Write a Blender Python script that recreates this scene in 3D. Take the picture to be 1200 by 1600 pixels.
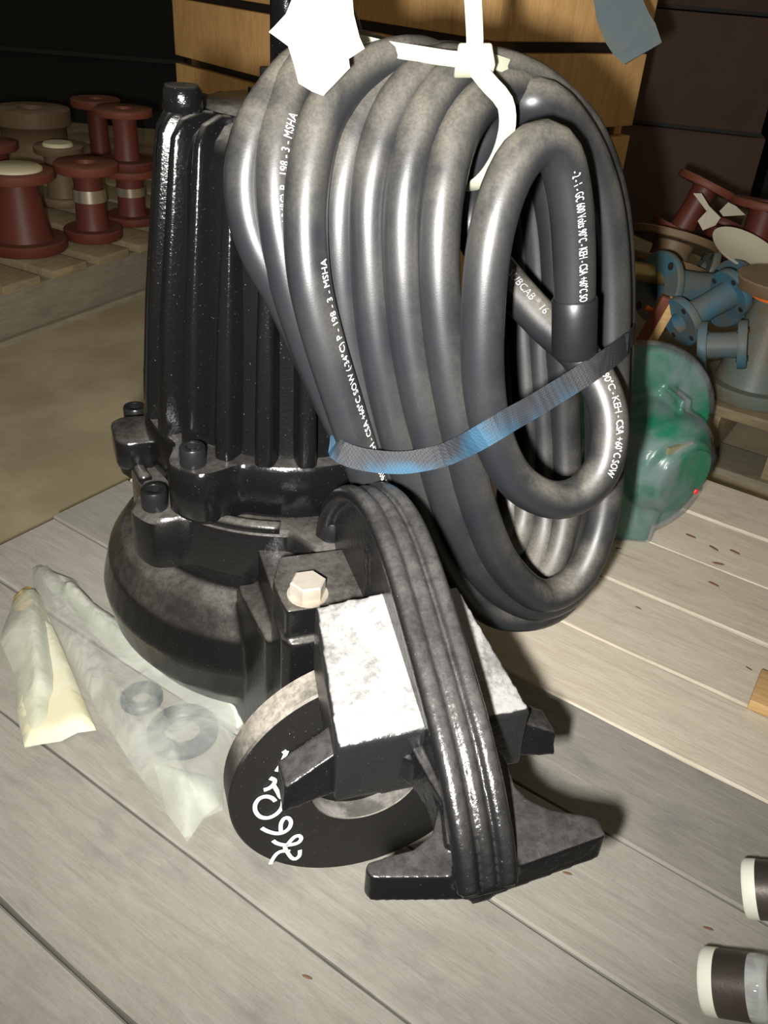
import bpy, bmesh, math, random
from mathutils import Vector as V, Matrix, noise as mnoise
from mathutils.geometry import delaunay_2d_cdt
random.seed(7)
for o in list(bpy.data.objects): bpy.data.objects.remove(o)
S = bpy.context.scene
COL = S.collection
# ------------------------------------------------------------------ camera
F, CX, CY = 1350.0, 600.0, 800.0            # focal length and centre in pixels of the 1200x1600 frame
ROLL = math.atan(.08); PITCH = math.atan(869/F); H = .6
fwd = V((0, math.cos(PITCH), -math.sin(PITCH)))
r0 = V((1, 0, 0)); u0 = r0.cross(fwd)
RIGHT = r0*math.cos(ROLL) + u0*math.sin(ROLL)
UP = -r0*math.sin(ROLL) + u0*math.cos(ROLL)
CAM = V((0, 0, H))
cam = bpy.data.cameras.new('camera'); cam.sensor_fit = 'VERTICAL'; cam.sensor_height = 36; cam.lens = F/1600*36
cam.clip_start = .02; cam.clip_end = 60
co = bpy.data.objects.new('camera', cam); COL.objects.link(co)
m = Matrix((RIGHT, UP, -fwd)).transposed().to_4x4(); m.translation = CAM; co.matrix_world = m
S.camera = co
# ------------------------------------------------------------------ world, flash, exposure
w = bpy.data.worlds.new('world'); S.world = w; w.use_nodes = True
w.node_tree.nodes['Background'].inputs[0].default_value = (1.0, .86, .62, 1)
w.node_tree.nodes['Background'].inputs[1].default_value = .135
fl = bpy.data.lights.new('camera_flash', 'AREA'); fl.shape = 'RECTANGLE'; fl.size = .014; fl.size_y = .028
fl.energy = 6.8; fl.color = (1, .975, .94); fl.spread = math.radians(104)   # beam of a small camera flash
fo = bpy.data.objects.new('camera_flash', fl); COL.objects.link(fo)
fm = m @ Matrix.Rotation(math.radians(13), 4, 'X'); fm.translation = CAM - RIGHT*.036 - UP*.03; fo.matrix_world = fm
S.view_settings.view_transform = 'Standard'; S.view_settings.look = 'None'
S.view_settings.gamma = 1; S.view_settings.use_curve_mapping = False
S.view_settings.exposure = 0.2

# ------------------------------------------------------------------ pixel rays
def ray(x, y): return (fwd*F + RIGHT*(x-CX) - UP*(y-CY)).normalized()
def onz(x, y, z=0.0):
    r = ray(x, y); return CAM + r*((z-H)/r.z)
def onY(x, y, Y):
    r = ray(x, y); return CAM + r*(Y/r.y)
def onpl(x, y, p, n):
    r = ray(x, y); return CAM + r*((p-CAM).dot(n)/r.dot(n))
def proj(p):
    v = p-CAM; d = v.dot(fwd); return (CX + F*v.dot(RIGHT)/d, CY - F*v.dot(UP)/d)

# ------------------------------------------------------------------ materials
MATS = {}
class NT:
    def __init__(s, name):
        s.m = bpy.data.materials.new(name); s.m.use_nodes = True
        s.t = s.m.node_tree; s.n = s.t.nodes; s.l = s.t.links
        s.b = s.n['Principled BSDF']; s.out = s.n['Material Output']; MATS[name] = s.m
    def node(s, ty, **kw):
        n = s.n.new(ty)
        for k, v in kw.items(): setattr(n, k, v)
        return n
    def link(s, a, b): s.l.new(a, b)
    def coords(s, kind='Object', scale=(1, 1, 1)):
        tc = s.node('ShaderNodeTexCoord'); mp = s.node('ShaderNodeMapping'); mp.inputs['Scale'].default_value = scale
        s.link(tc.outputs[kind], mp.inputs['Vector']); return mp.outputs['Vector']
    def noise(s, vec, scale, detail=5, rough=.6, dist=0):
        n = s.node('ShaderNodeTexNoise'); n.inputs['Scale'].default_value = scale; n.inputs['Detail'].default_value = detail
        n.inputs['Roughness'].default_value = rough; n.inputs['Distortion'].default_value = dist
        s.link(vec, n.inputs['Vector']); return n.outputs['Fac']
    def rng(s, val, a, b, c=0, d=1, smooth=True):
        n = s.node('ShaderNodeMapRange'); n.interpolation_type = 'SMOOTHSTEP' if smooth else 'LINEAR'
        for i, x in zip((1, 2, 3, 4), (a, b, c, d)): n.inputs[i].default_value = x
        s.link(val, n.inputs[0]); return n.outputs[0]
    def math(s, op, a, b=None):
        n = s.node('ShaderNodeMath', operation=op)
        for i, x in enumerate((a, b)):
            if x is None: continue
            if isinstance(x, (int, float)): n.inputs[i].default_value = x
            else: s.link(x, n.inputs[i])
        return n.outputs[0]
    def mix(s, fac, a, b):
        n = s.node('ShaderNodeMix', data_type='RGBA')
        if isinstance(fac, (int, float)): n.inputs['Factor'].default_value = fac
        else: s.link(fac, n.inputs['Factor'])
        for k, x in ((6, a), (7, b)):
            if isinstance(x, tuple): n.inputs[k].default_value = (*x, 1)
            else: s.link(x, n.inputs[k])
        return n.outputs[2]
    def bump(s, h, strength, dist=.002):
        n = s.node('ShaderNodeBump'); n.inputs['Strength'].default_value = strength; n.inputs['Distance'].default_value = dist
        s.link(h, n.inputs['Height']); s.link(n.outputs[0], s.b.inputs['Normal'])
    def base(s, c):
        if isinstance(c, tuple): s.b.inputs['Base Color'].default_value = (*c, 1)
        else: s.link(c, s.b.inputs['Base Color'])
    def up(s):
        g = s.node('ShaderNodeNewGeometry'); x = s.node('ShaderNodeSeparateXYZ'); s.link(g.outputs['Normal'], x.inputs[0]); return x.outputs['Z']

def paint(name, c, rough=.3, dust=.0, dustc=(.34, .32, .28), lo=.45, hi=.95, chips=0, chipc=(.3, .15, .07), bumps=.25, c2=None, metal=0, nscale=60, speck=True, spec=.42):
    """painted / cast surface: settled dust on faces that look up, chips, orange-peel relief"""
    t = NT(name); vec = t.coords()
    col = c if c2 is None else t.mix(t.rng(t.noise(vec, 14), .4, .65), c, c2)
    rgh = rough
    if chips:
        f = t.rng(t.noise(vec, 22, 6, .65), .70-chips*.1, .73-chips*.1)
        col = t.mix(f, col, chipc)
    if dust:
        u = t.rng(t.up(), lo, hi)
        n1 = t.rng(t.noise(vec, 170, 6, .75), .3, .65, .45, 1)
        n2 = t.rng(t.noise(vec, 17, 4, .6), .3, .62, .35, 1)
        d = t.math('MULTIPLY', t.math('MULTIPLY', u, n1), t.math('MULTIPLY', n2, dust))
        if speck:
            sp = t.rng(t.noise(vec, 900, 2, .5), .73, .77)
            d = t.math('MAXIMUM', d, t.math('MULTIPLY', sp, .5))
        col = t.mix(d, col, dustc)
        rr = t.math('ADD', t.math('MULTIPLY', d, .5), rough); t.link(rr, t.b.inputs['Roughness'])
    else: t.b.inputs['Roughness'].default_value = rough
    t.base(col); t.b.inputs['Metallic'].default_value = metal; t.b.inputs['Specular IOR Level'].default_value = spec
    if bumps: t.bump(t.noise(vec, nscale*4, 4, .6), bumps, .0012)
    return t.m

def wood(name, a, b, stain=(.09, .085, .085), rust=0, rough=.75, axis=0):
    t = NT(name); oi = t.node('ShaderNodeObjectInfo')
    tc = t.node('ShaderNodeTexCoord'); ad = t.node('ShaderNodeVectorMath', operation='ADD'); cx = t.node('ShaderNodeCombineXYZ')
    sc = t.math('MULTIPLY', oi.outputs['Random'], 37.0); t.link(sc, cx.inputs[0]); t.link(sc, cx.inputs[1])
    t.link(tc.outputs['Object'], ad.inputs[0]); t.link(cx.outputs[0], ad.inputs[1])
    def mp(s):
        if axis == 2: s = (s[1], s[1], s[0])
        q = t.node('ShaderNodeMapping'); q.inputs['Scale'].default_value = s; t.link(ad.outputs[0], q.inputs['Vector']); return q.outputs['Vector']
    g1 = t.noise(mp((5, 36, 36)), 3.2, 8, .7, 1.0)
    g2 = t.noise(mp((6, 320, 320)), 2, 4, .7)
    lg = t.noise(mp((5, 10, 10)), 1.7, 7, .68)
    col = t.mix(t.rng(g1, .22, .8), a, b)
    col = t.mix(t.math('MULTIPLY', t.rng(g2, .42, .75), .2), col, stain)
    col = t.mix(t.math('MULTIPLY', t.rng(lg, .5, .78), .7), col, stain)
    if rust:
        rs = t.rng(t.noise(mp((3, 26, 26)), 1.9, 5, .6), .66, .76)
        col = t.mix(t.math('MULTIPLY', rs, rust), col, (.30, .15, .05))
    n3 = t.noise(mp((1, 1.6, 1.6)), 240, 5, .7); col = t.mix(t.math('MULTIPLY', t.rng(n3, .5, .75), .28), col, stain)
    n4 = t.noise(mp((1, 3, 3)), 7, 6, .7); col = t.mix(t.math('MULTIPLY', t.rng(n4, .5, .72), .3), col, b)
    hue = t.node('ShaderNodeHueSaturation'); t.link(col, hue.inputs['Color'])
    t.link(t.rng(oi.outputs['Random'], 0, 1, .86, 1.1, False), hue.inputs['Value']); t.base(hue.outputs[0])
    t.b.inputs['Roughness'].default_value = rough
    hh = t.math('ADD', t.math('MULTIPLY', g2, .6), g1); t.bump(hh, .4, .0012)
    return t.m

def plain(name, c, rough=.5, metal=0, c2=None, nscale=8, bump=0):
    t = NT(name); vec = t.coords()
    t.base(c if c2 is None else t.mix(t.rng(t.noise(vec, nscale), .38, .64), c, c2))
    t.b.inputs['Roughness'].default_value = rough; t.b.inputs['Metallic'].default_value = metal
    if bump: t.bump(t.noise(vec, nscale*8), bump, .003)
    return t.m

def film(name, c, alpha, rough=.18, var=.25, scale=18, wr=.5):
    """thin translucent plastic"""
    t = NT(name); vec = t.coords()
    n = t.noise(vec, scale, 4, .55, .6)
    t.base(c); t.b.inputs['Roughness'].default_value = rough
    t.bump(n, wr, .006)
    tl = t.node('ShaderNodeBsdfTranslucent'); tl.inputs[0].default_value = (*c, 1)
    mx = t.node('ShaderNodeMixShader'); mx.inputs[0].default_value = .35
    t.link(t.b.outputs[0], mx.inputs[1]); t.link(tl.outputs[0], mx.inputs[2])
    tr = t.node('ShaderNodeBsdfTransparent'); m2 = t.node('ShaderNodeMixShader')
    t.link(t.rng(n, .35, .68, alpha-var, min(1, alpha+var)), m2.inputs[0])
    t.link(tr.outputs[0], m2.inputs[1]); t.link(mx.outputs[0], m2.inputs[2]); t.link(m2.outputs[0], t.out.inputs['Surface'])
    return t.m

M = {}
M['deck'] = wood('weathered_grey_wood', (.255, .240, .20), (.345, .33, .285), (.155, .15, .135), rust=.35)
M['deckpale'] = wood('pale_weathered_wood', (.50, .435, .325), (.65, .59, .48), (.38, .335, .265), rust=.4)
M['oldwood'] = wood('dirty_pallet_wood', (.20, .155, .085), (.36, .28, .16), (.12, .10, .07))
M['oldgrey'] = wood('dirty_grey_pallet_wood', (.20, .175, .12), (.30, .265, .19), (.12, .105, .08))
M['crate'] = wood('raw_crate_lumber', (.60, .335, .115), (.78, .49, .20), (.36, .175, .065), rough=.7, axis=2)
M['tanwood'] = wood('fresh_tan_wood', (.5, .3, .11), (.66, .44, .2), (.4, .22, .08))
M['concrete'] = plain('concrete_floor', (.32, .275, .17), .6, 0, (.43, .37, .24), 5, .15)
M['dark_wall'] = plain('dark_wall', (.006, .006, .005), .9)
M['dark_trim'] = plain('dark_trim', (.02, .018, .013), .8)
M['black'] = paint('black_gloss_paint', (.0035, .0035, .0038), .15, dust=.3, lo=.45, dustc=(.22, .205, .18), chips=.12, bumps=.25)
M['blackfin'] = paint('black_fin_paint', (.0035, .0035, .0038), .14, dust=.55, lo=.4, dustc=(.25, .235, .205), bumps=.28, nscale=110)
M['casing'] = paint('black_casing_paint', (.0045, .0045, .0046), .2, dust=.36, lo=.2, hi=.95, dustc=(.20, .185, .16), chips=.25, chipc=(.14, .08, .04), bumps=.25)
M['flange'] = paint('black_flange_paint', (.0065, .006, .0055), .5, dust=1.0, lo=.25, hi=.7, dustc=(.33, .30, .25), chips=.25, chipc=(.34, .19, .09), bumps=.2)
M['claw'] = paint('black_claw_paint', (.0055, .0055, .006), .18, dust=.2, lo=.4, hi=.9, dustc=(.22, .21, .195), chips=.2, chipc=(.36, .2, .13), bumps=.45, nscale=50)
M['shoulder'] = paint('dusty_shoulder_paint', (.011, .011, .0115), .3, dust=1.6, lo=.72, hi=.93, dustc=(.225, .22, .208), bumps=.4, nscale=50)
M['screw'] = plain('black_oxide_steel', (.012, .012, .013), .3, .3)
M['zinc'] = paint('dusty_zinc_bolt', (.42, .38, .32), .45, metal=.4, c2=(.3, .26, .2), chips=.3, chipc=(.3, .15, .05), bumps=.2)
M['rust'] = plain('rusty_bore', (.10, .095, .085), .6, .2, (.36, .34, .31), 30, .2)
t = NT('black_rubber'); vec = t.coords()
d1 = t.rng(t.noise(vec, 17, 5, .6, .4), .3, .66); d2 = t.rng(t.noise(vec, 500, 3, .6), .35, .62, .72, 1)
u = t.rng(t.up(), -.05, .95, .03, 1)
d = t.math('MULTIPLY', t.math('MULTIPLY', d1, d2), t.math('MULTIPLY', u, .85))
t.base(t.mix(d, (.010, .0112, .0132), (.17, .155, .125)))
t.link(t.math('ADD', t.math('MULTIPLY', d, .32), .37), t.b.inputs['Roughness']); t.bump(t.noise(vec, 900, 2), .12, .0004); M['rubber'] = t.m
M['shrink'] = plain('heat_shrink_cap', (.008, .008, .009), .4)
M['ink'] = plain('white_cable_print', (.75, .77, .78), .5)
M['greyink'] = plain('grey_cable_print', (.26, .26, .26), .5)
M['marker'] = plain('white_paint_marker', (.85, .87, .88), .45)
t = NT('translucent_nylon'); t.base((.40, .425, .315)); t.b.inputs['Roughness'].default_value = .35
t.b.inputs['Subsurface Weight'].default_value = .25; t.b.inputs['Subsurface Radius'].default_value = (.01, .01, .006); M['nylon'] = t.m
M['paper'] = plain('white_paper_tag', (.62, .60, .52), .8, 0, (.54, .50, .40), 14)
t = NT('woven_strap'); vec = t.coords()
cw = t.node('ShaderNodeTexChecker'); cw.inputs['Scale'].default_value = 800; t.link(vec, cw.inputs[0])
bl = t.rng(t.noise(vec, 11, 3), .46, .58)
cc = t.mix(bl, (.012, .013, .015), (.010, .045, .08)); t.base(t.mix(t.math('MULTIPLY', cw.outputs['Fac'], .12), cc, (.12, .13, .14)))
t.b.inputs['Roughness'].default_value = .75; t.b.inputs['Specular IOR Level'].default_value = .25; M['strap'] = t.m
M['foam'] = plain('cream_foam', (.64, .61, .40), .8, 0, (.66, .645, .50), 20)
M['bag'] = film('milky_plastic_bag', (.74, .77, .69), .44, .12, .24, 14, .8)
M['bagthick'] = film('folded_milky_plastic', (.74, .77, .67), .76, .14, .16, 14, .7)
M['bagged'] = plain('grey_rubber_fitting', (.03, .04, .055), .4, 0, (.06, .07, .085), 30)
M['tape'] = plain('tan_tape', (.58, .42, .16), .4)
M['red'] = paint('dark_red_oxide', (.13, .03, .019), .5, dust=.3, lo=.3, dustc=(.20, .12, .07), c2=(.11, .03, .02), bumps=.2, speck=False)
M['redlight'] = paint('dusty_red_flange', (.18, .052, .03), .55, dust=.4, lo=.3, dustc=(.26, .16, .1), bumps=.2, speck=False)
M['brown'] = paint('dusty_brown_flange', (.17, .11, .06), .55, dust=.7, lo=.3, dustc=(.36, .28, .19), bumps=.2, speck=False)
M['silver'] = plain('silver_band', (.75, .68, .52), .25, .8)
M['cap'] = plain('cream_plastic_cap', (.75, .70, .48), .45)
M['whitecap'] = plain('white_plastic_dish', (.82, .8, .62), .4)
M['blue'] = paint('worn_blue_paint', (.05, .15, .21), .5, dust=.8, lo=.0, dustc=(.17, .15, .11), c2=(.10, .12, .115), bumps=.3, speck=False)
M['greyblue'] = paint('grimy_grey_blue', (.13, .16, .14), .4, dust=.3, lo=.2, dustc=(.25, .2, .14), c2=(.15, .12, .08), bumps=.2, speck=False)
M['orange'] = plain('orange_nylon_tie', (.85, .17, .02), .4)
M['brass'] = plain('old_brass_pipe', (.45, .34, .14), .35, .6)
M['green'] = plain('green_enamel', (.006, .13, .065), .3, 0, (.008, .11, .06), 12)
M['wrap'] = film('shrink_wrap_film', (.42, .45, .5), .2, .2, .2, 14, .35)
M['plate'] = plain('dull_name_plate', (.30, .30, .18), .4, .4)
M['red_dot'] = plain('red_dot', (.7, .03, .03), .4)
M['card'] = plain('brown_cardboard', (.085, .05, .038), .8, 0, (.10, .06, .045), 4)
M['tapegrey'] = plain('dark_label_and_hole_shade', (.02, .018, .016), .7)
M['rackgrey'] = plain('grey_rack_beam', (.13, .11, .085), .6)
M['rackblack'] = plain('black_rack_steel', (.006, .006, .006), .6)
M['webbing'] = plain('grey_blue_webbing', (.10, .135, .15), .8, 0, (.13, .15, .13), 20)
M['band'] = plain('black_crate_core', (.012, .009, .007), .5)  # used only for the black block inside the crate
M['nipple'] = paint('dark_pipe_steel', (.062, .052, .045), .42, c2=(.095, .08, .065), bumps=.15, metal=.5)
M['threadcap'] = plain('cream_thread_cap', (.78, .8, .68), .35)
M['clearcap'] = film('clear_plastic_cap', (.78, .82, .80), .72, .12, .15, 40, .5)
M['label'] = plain('cream_label_paper', (.52, .48, .37), .8)
M['chip'] = plain('brown_wood_chip', (.16, .08, .04), .8)

# ------------------------------------------------------------------ object helpers
def obj(name, bm, mat, parent=None, smooth=False, loc=None, rotz=0, bevel=0, seg=2, auto=None):
    me = bpy.data.meshes.new(name)
    if isinstance(bm, bmesh.types.BMesh):
        bmesh.ops.recalc_face_normals(bm, faces=bm.faces); bm.to_mesh(me); bm.free()
    else: me.from_pydata(bm[0], [], bm[1]); me.update()
    me.materials.append(M[mat])
    if smooth or auto: me.shade_smooth()
    if auto: me.set_sharp_from_angle(angle=math.radians(auto))
    o = bpy.data.objects.new(name, me); COL.objects.link(o)
    if loc is not None: o.location = loc
    o.rotation_euler.z = rotz
    if parent: o.parent = parent
    if bevel:
        b = o.modifiers.new('bevel', 'BEVEL'); b.width = bevel; b.segments = seg; b.limit_method = 'ANGLE'; b.angle_limit = .6
        b.harden_normals = False; me.shade_smooth()
    return o
def fuse(o, voxel=.002, it=3):
    r = o.modifiers.new('cast', 'REMESH'); r.mode = 'VOXEL'; r.voxel_size = voxel; r.use_smooth_shade = True
    s = o.modifiers.new('soften', 'SMOOTH'); s.factor = .5; s.iterations = it
    return o
def thing(name, label, cat, loc=(0, 0, 0), rotz=0, group=None):
    o = bpy.data.objects.new(name, None); COL.objects.link(o); o.empty_display_size = .05
    o.location = loc; o.rotation_euler.z = rotz; return tag(o, label, cat, group)
def tag(o, label, cat, group=None):
    o['label'] = label; o['category'] = cat
    if group: o['group'] = group
    return o
def struct(o): o['kind'] = 'structure'; return o
def dup(root, loc, rotz=None, label=None):
    r = root.copy(); COL.objects.link(r); r.location = loc
    if rotz is not None: r.rotation_euler.z = rotz
    if label: r['label'] = label
    for ch in list(root.children):
        c = ch.copy(); COL.objects.link(c); c.parent = r
        for g in ch.children:
            k = g.copy(); COL.objects.link(k); k.parent = c
    return r
def NB(): return bmesh.new()
def box(bm, x0, x1, y0, y1, z0, z1, mat=None):
    vs = [bm.verts.new(v) for v in [(x0,y0,z0),(x1,y0,z0),(x1,y1,z0),(x0,y1,z0),(x0,y0,z1),(x1,y0,z1),(x1,y1,z1),(x0,y1,z1)]]
    if mat: bmesh.ops.transform(bm, matrix=mat, verts=vs)
    for f in [(0,3,2,1),(4,5,6,7),(0,1,5,4),(1,2,6,5),(2,3,7,6),(3,0,4,7)]: bm.faces.new([vs[i] for i in f])
    return vs
def hexa(bm, p):      # eight corners: bottom four then top four
    vs = [bm.verts.new(v) for v in p]
    for f in [(0,3,2,1),(4,5,6,7),(0,1,5,4),(1,2,6,5),(2,3,7,6),(3,0,4,7)]: bm.faces.new([vs[i] for i in f])
def lathe(bm, prof, n=40, mat=None, rfun=None, close=True):
    rings = []
    for r, z in prof:
        ring = []
        for i in range(n):
            a = 2*math.pi*i/n; rr = max(r, 1e-5)*(rfun(a, z) if rfun else 1)
            ring.append(bm.verts.new((rr*math.cos(a), rr*math.sin(a), z)))
        rings.append(ring)
    if mat is not None:
        bmesh.ops.transform(bm, matrix=mat, verts=[v for q in rings for v in q])
    for a, b in zip(rings, rings[1:]):
        for i in range(n): bm.faces.new((a[i], a[(i+1) % n], b[(i+1) % n], b[i]))
    if close:
        bm.faces.new(list(reversed(rings[0]))); bm.faces.new(rings[-1])
def axis_mat(p, d):   # z axis of the shape -> direction d, at p
    return Matrix.Translation(p) @ V(d).normalized().to_track_quat('Z', 'Y').to_matrix().to_4x4()
def cyl(bm, p, d, r, h, n=24, r2=None): lathe(bm, [(r, 0), (r if r2 is None else r2, h)], n, axis_mat(V(p), d))
def prism(bm, poly, a, b, axis):   # polygon extruded from a to b along an axis
    def P(u, v, t): return {'x': (t, u, v), 'y': (u, t, v), 'z': (u, v, t)}[axis]
    A = [bm.verts.new(P(u, v, a)) for u, v in poly]; B = [bm.verts.new(P(u, v, b)) for u, v in poly]
    bm.faces.new(A); bm.faces.new(list(reversed(B)))
    for i in range(len(poly)):
        j = (i+1) % len(poly); bm.faces.new((A[j], A[i], B[i], B[j]))
def catmull(pts, step=.006):
    out = []; n = len(pts)
    for i in range(n-1):
        p0 = pts[max(i-1, 0)]; p1 = pts[i]; p2 = pts[i+1]; p3 = pts[min(i+2, n-1)]
        k = max(2, int((p2-p1).length/step))
        for j in range(k):
            t = j/k; out.append(.5*((2*p1) + (p2-p0)*t + (2*p0-5*p1+4*p2-p3)*t*t + (3*p1-p0-3*p2+p3)*t**3))
    out.append(pts[-1]); return out
def frames(path, first=None):
    T = []
    for i in range(len(path)):
        T.append((path[min(i+1, len(path)-1)]-path[max(i-1, 0)]).normalized())
    n = first or (V((0, 0, 1)) if abs(T[0].z) < .9 else V((1, 0, 0)))
    N = []
    for t in T:
        n = (n - t*n.dot(t)).normalized(); N.append(n)
    return T, N
def tube(bm, path, r, n=12, cap=True, off=V((0, 0, 0))):
    T, N = frames(path); rings = []
    for i, p in enumerate(path):
        b = T[i].cross(N[i]); rr = r(i/(len(path)-1)) if callable(r) else r
        rings.append([bm.verts.new(p-off + (N[i]*math.cos(2*math.pi*k/n) + b*math.sin(2*math.pi*k/n))*rr) for k in range(n)])
    for a, b in zip(rings, rings[1:]):
        for k in range(n): bm.faces.new((a[k], a[(k+1) % n], b[(k+1) % n], b[k]))
    if cap: bm.faces.new(list(reversed(rings[0]))); bm.faces.new(rings[-1])
def ribbon(bm, path, width, thick, normals, off=V((0, 0, 0)), closed=False):
    """flat strap: width lies across the path, normals point away from what it lies on"""
    n = len(path); rings = []
    for i, p in enumerate(path):
        t = (path[min(i+1, n-1)] - path[max(i-1, 0)]).normalized()
        nn = normals(i, p) if callable(normals) else normals
        nn = (nn - t*nn.dot(t)).normalized(); b = t.cross(nn); wd = width(i/(n-1)) if callable(width) else width
        rings.append([bm.verts.new(p-off + b*wd*s*.5 + nn*thick*h) for s, h in ((-1, 0), (1, 0), (1, 1), (-1, 1))])
    for a, b in zip(rings, rings[1:]):
        for k in range(4): bm.faces.new((a[k], a[(k+1) % 4], b[(k+1) % 4], b[k]))
    bm.faces.new(list(reversed(rings[0]))); bm.faces.new(rings[-1])
def text_mesh(s, size=1.0):
    c = bpy.data.curves.new('tmp', 'FONT'); c.body = s; c.size = size; c.resolution_u = 2
    o = bpy.data.objects.new('tmp', c); COL.objects.link(o)
    dg = bpy.context.evaluated_depsgraph_get(); me = bpy.data.meshes.new_from_object(o.evaluated_get(dg))
    vs = [v.co.copy() for v in me.vertices]; fs = [list(p.vertices) for p in me.polygons]
    bpy.data.objects.remove(o); bpy.data.curves.remove(c); bpy.data.meshes.remove(me)
    return vs, fs

# ================================================================== setting
bm = NB(); box(bm, -7, 7, -2, 7.5, -.2, -.12); struct(obj('floor', bm, 'concrete'))
bm = NB(); box(bm, -7, 7, 4.1, 4.3, -.12, 5); struct(obj('wall_back', bm, 'dark_wall'))
bm = NB(); zt = onY(100, 83, 4.09).z; box(bm, -7, 7, 4.085, 4.1, zt-.008, zt+.008); struct(obj('trim_1', bm, 'dark_trim'))

# ------------------------------------------------------------------ pallet under the pump
DS = V((.839, -.544, 0)); DN = V((.544, .839, 0)); ang = math.atan2(DS.y, DS.x)
pal = thing('wooden_pallet', 'grey weathered wooden pallet of wide planks carrying the black pump', 'pallet', DS*-.25 + DN*.6 + V((0, 0, -.12)), ang)
def plank(u0, u1, v0, v1, z0, z1, mat, name='deck_board', nick=0):
    """board in pallet coordinates, long edges a little uneven"""
    bm = NB(); n = 26; uc = (u0+u1)/2; vc = (v0+v1)/2
    rows = []
    for i in range(n+1):
        u = u0 + (u1-u0)*i/n
        e1 = v0 + mnoise.noise((u*9, v0*50, 1))*.0022; e2 = v1 + mnoise.noise((u*9, v1*50, 7))*.0022
        du = mnoise.noise((v0*90, 3, 2))*.004 if i in (0, n) else 0
        zz = z1 + mnoise.noise((u*3, v0*30, 4))*.0008
        row = [(u+du, e1, z0), (u+du, e2, z0), (u+du, e2, zz-.002), (u+du, e2-.002, zz), (u+du, e1+.002, zz), (u+du, e1, zz-.002)]
        rows.append([bm.verts.new((a-uc, b-vc, c)) for a, b, c in row])
    for a, b in zip(rows, rows[1:]):
        for k in range(6): bm.faces.new((a[k], a[(k+1) % 6], b[(k+1) % 6], b[k]))
    bm.faces.new(list(reversed(rows[0]))); bm.faces.new(rows[-1])
    o = obj(name, bm, mat, pal); o.location = (uc+.25, vc-.6, .12); return o
seams = [.1685, .2796, .3925, .506, .6237, .7325, .841, .948, 1.055, 1.16]
for i, (a, b) in enumerate(zip(seams, seams[1:])):
    plank(-.803 + random.uniform(-.003, .003), .42, a+.0008, b-.0008, -.018, 0 + random.uniform(-.001, .001), 'deckpale' if i >= 4 else 'deck')
plank(-.80, -.262, .05, .1678, -.03, -.006, 'deck')
plank(-.258, .42, .05, .1678, -.03, -.004, 'deck')
for u in (-.77, -.2, .36):
    plank(u-.02, u+.02, .065, 1.15, -.12, -.031, 'deck', 'stringer')

# ================================================================== pump (local: -y is the discharge side)
PA = math.radians(20)
Wd = V((math.cos(PA), math.sin(PA), 0)); Dd = V((math.sin(PA), -math.cos(PA), 0))
PB = Wd*.15 - Dd*.68
pump = thing('submersible_pump', 'black ribbed submersible pump standing on the grey pallet beside the cable coil', 'pump', PB, PA)
PM = Matrix.Translation(PB) @ Matrix.Rotation(PA, 4, 'Z'); PMI = PM.inverted()
def loc(p): return PMI @ p
def lz(x, y, z): return PMI @ onz(x, y, z)

# volute casing
bm = NB()
prof = [(.10, .004), (.118, .006), (.125, .025), (.146, .038), (.162, .065), (.167, .095), (.16, .125), (.147, .145), (.136, .155), (.134, .178), (.12, .18)]
def snail(a, z):   # scroll grows round the axis
    return 1 + .045*math.cos(a-math.radians(200)) * (1 if z < .15 else .2)
lathe(bm, prof, 64, rfun=snail)
cyl(bm, (-.003, -.27, .1), (0, 1, 0), .058, .2, 32)                      # discharge neck
cyl(bm, (-.003, -.27, .1), (0, 1, 0), .075, .03, 32, .058)
hexa(bm, [(-.052,-.236,.08),(.064,-.236,.08),(.064,-.12,.06),(-.052,-.12,.06),(-.052,-.236,.205),(.064,-.236,.205),(.064,-.12,.2),(-.052,-.12,.2)])
hexa(bm, [(-.06,-.2,.03),(-.03,-.22,.03),(-.03,-.13,.03),(-.075,-.13,.03),(-.06,-.2,.17),(-.03,-.22,.17),(-.03,-.13,.17),(-.07,-.13,.17)])
fuse(obj('volute_casing', bm, 'casing', pump), .0026, 5)
# ear that carries the claw
bm = NB(); prism(bm, [(-.053,-.238),(-.056,-.205),(-.045,-.175),(.06,-.175),(.069,-.205),(.066,-.238)], .196, .226, 'z')
prism(bm, [(-.05,-.243),(-.056,-.236),(-.056,-.2),(-.03,-.2),(-.03,-.243)], .12, .2, 'z')
fuse(obj('mounting_ear', bm, 'casing', pump), .002, 8)
# casing flange with lobes at the screws
LA = [math.radians(a) for a in (212, 271, 331, 31, 91, 151)]
def lobes(angs, base, peak, wid):
    def f(a, z=0):
        k = max(math.exp(-(((a-q+math.pi) % (2*math.pi)-math.pi)/wid)**4) for q in angs)
        return (base + (peak-base)*k)/base
    return f
bm = NB(); lf = lobes(LA, .139, .163, .17)
lathe(bm, [(.11, .172), (.139, .172), (.1395, .176), (.139, .214), (.135, .218), (.10, .219)], 180, rfun=lambda a, z: lf(a))
cf = obj('casing_flange', bm, 'casing', pump, auto=40)
for i in range(6):      # raised pads between the lobes: curved rib along the rim
    a0, a1 = LA[i]+.28, LA[(i+1) % 6]-.28
    if a1 < a0: a1 += 2*math.pi
    bm = NB(); pts = [V((math.cos(a0+(a1-a0)*k/12)*.134, math.sin(a0+(a1-a0)*k/12)*.134, .219)) for k in range(13)]
    tube(bm, pts, lambda t: .0055, 10); obj('rim_rib', bm, 'casing', pump, True)
bm = NB(); prism(bm, [(-.118,-.018),(-.142,-.02),(-.15,-.012),(-.152,.022),(-.142,.03),(-.118,.03)], .218, .247, 'z'); obj('casing_lug', bm, 'casing', pump, bevel=.004)
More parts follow.
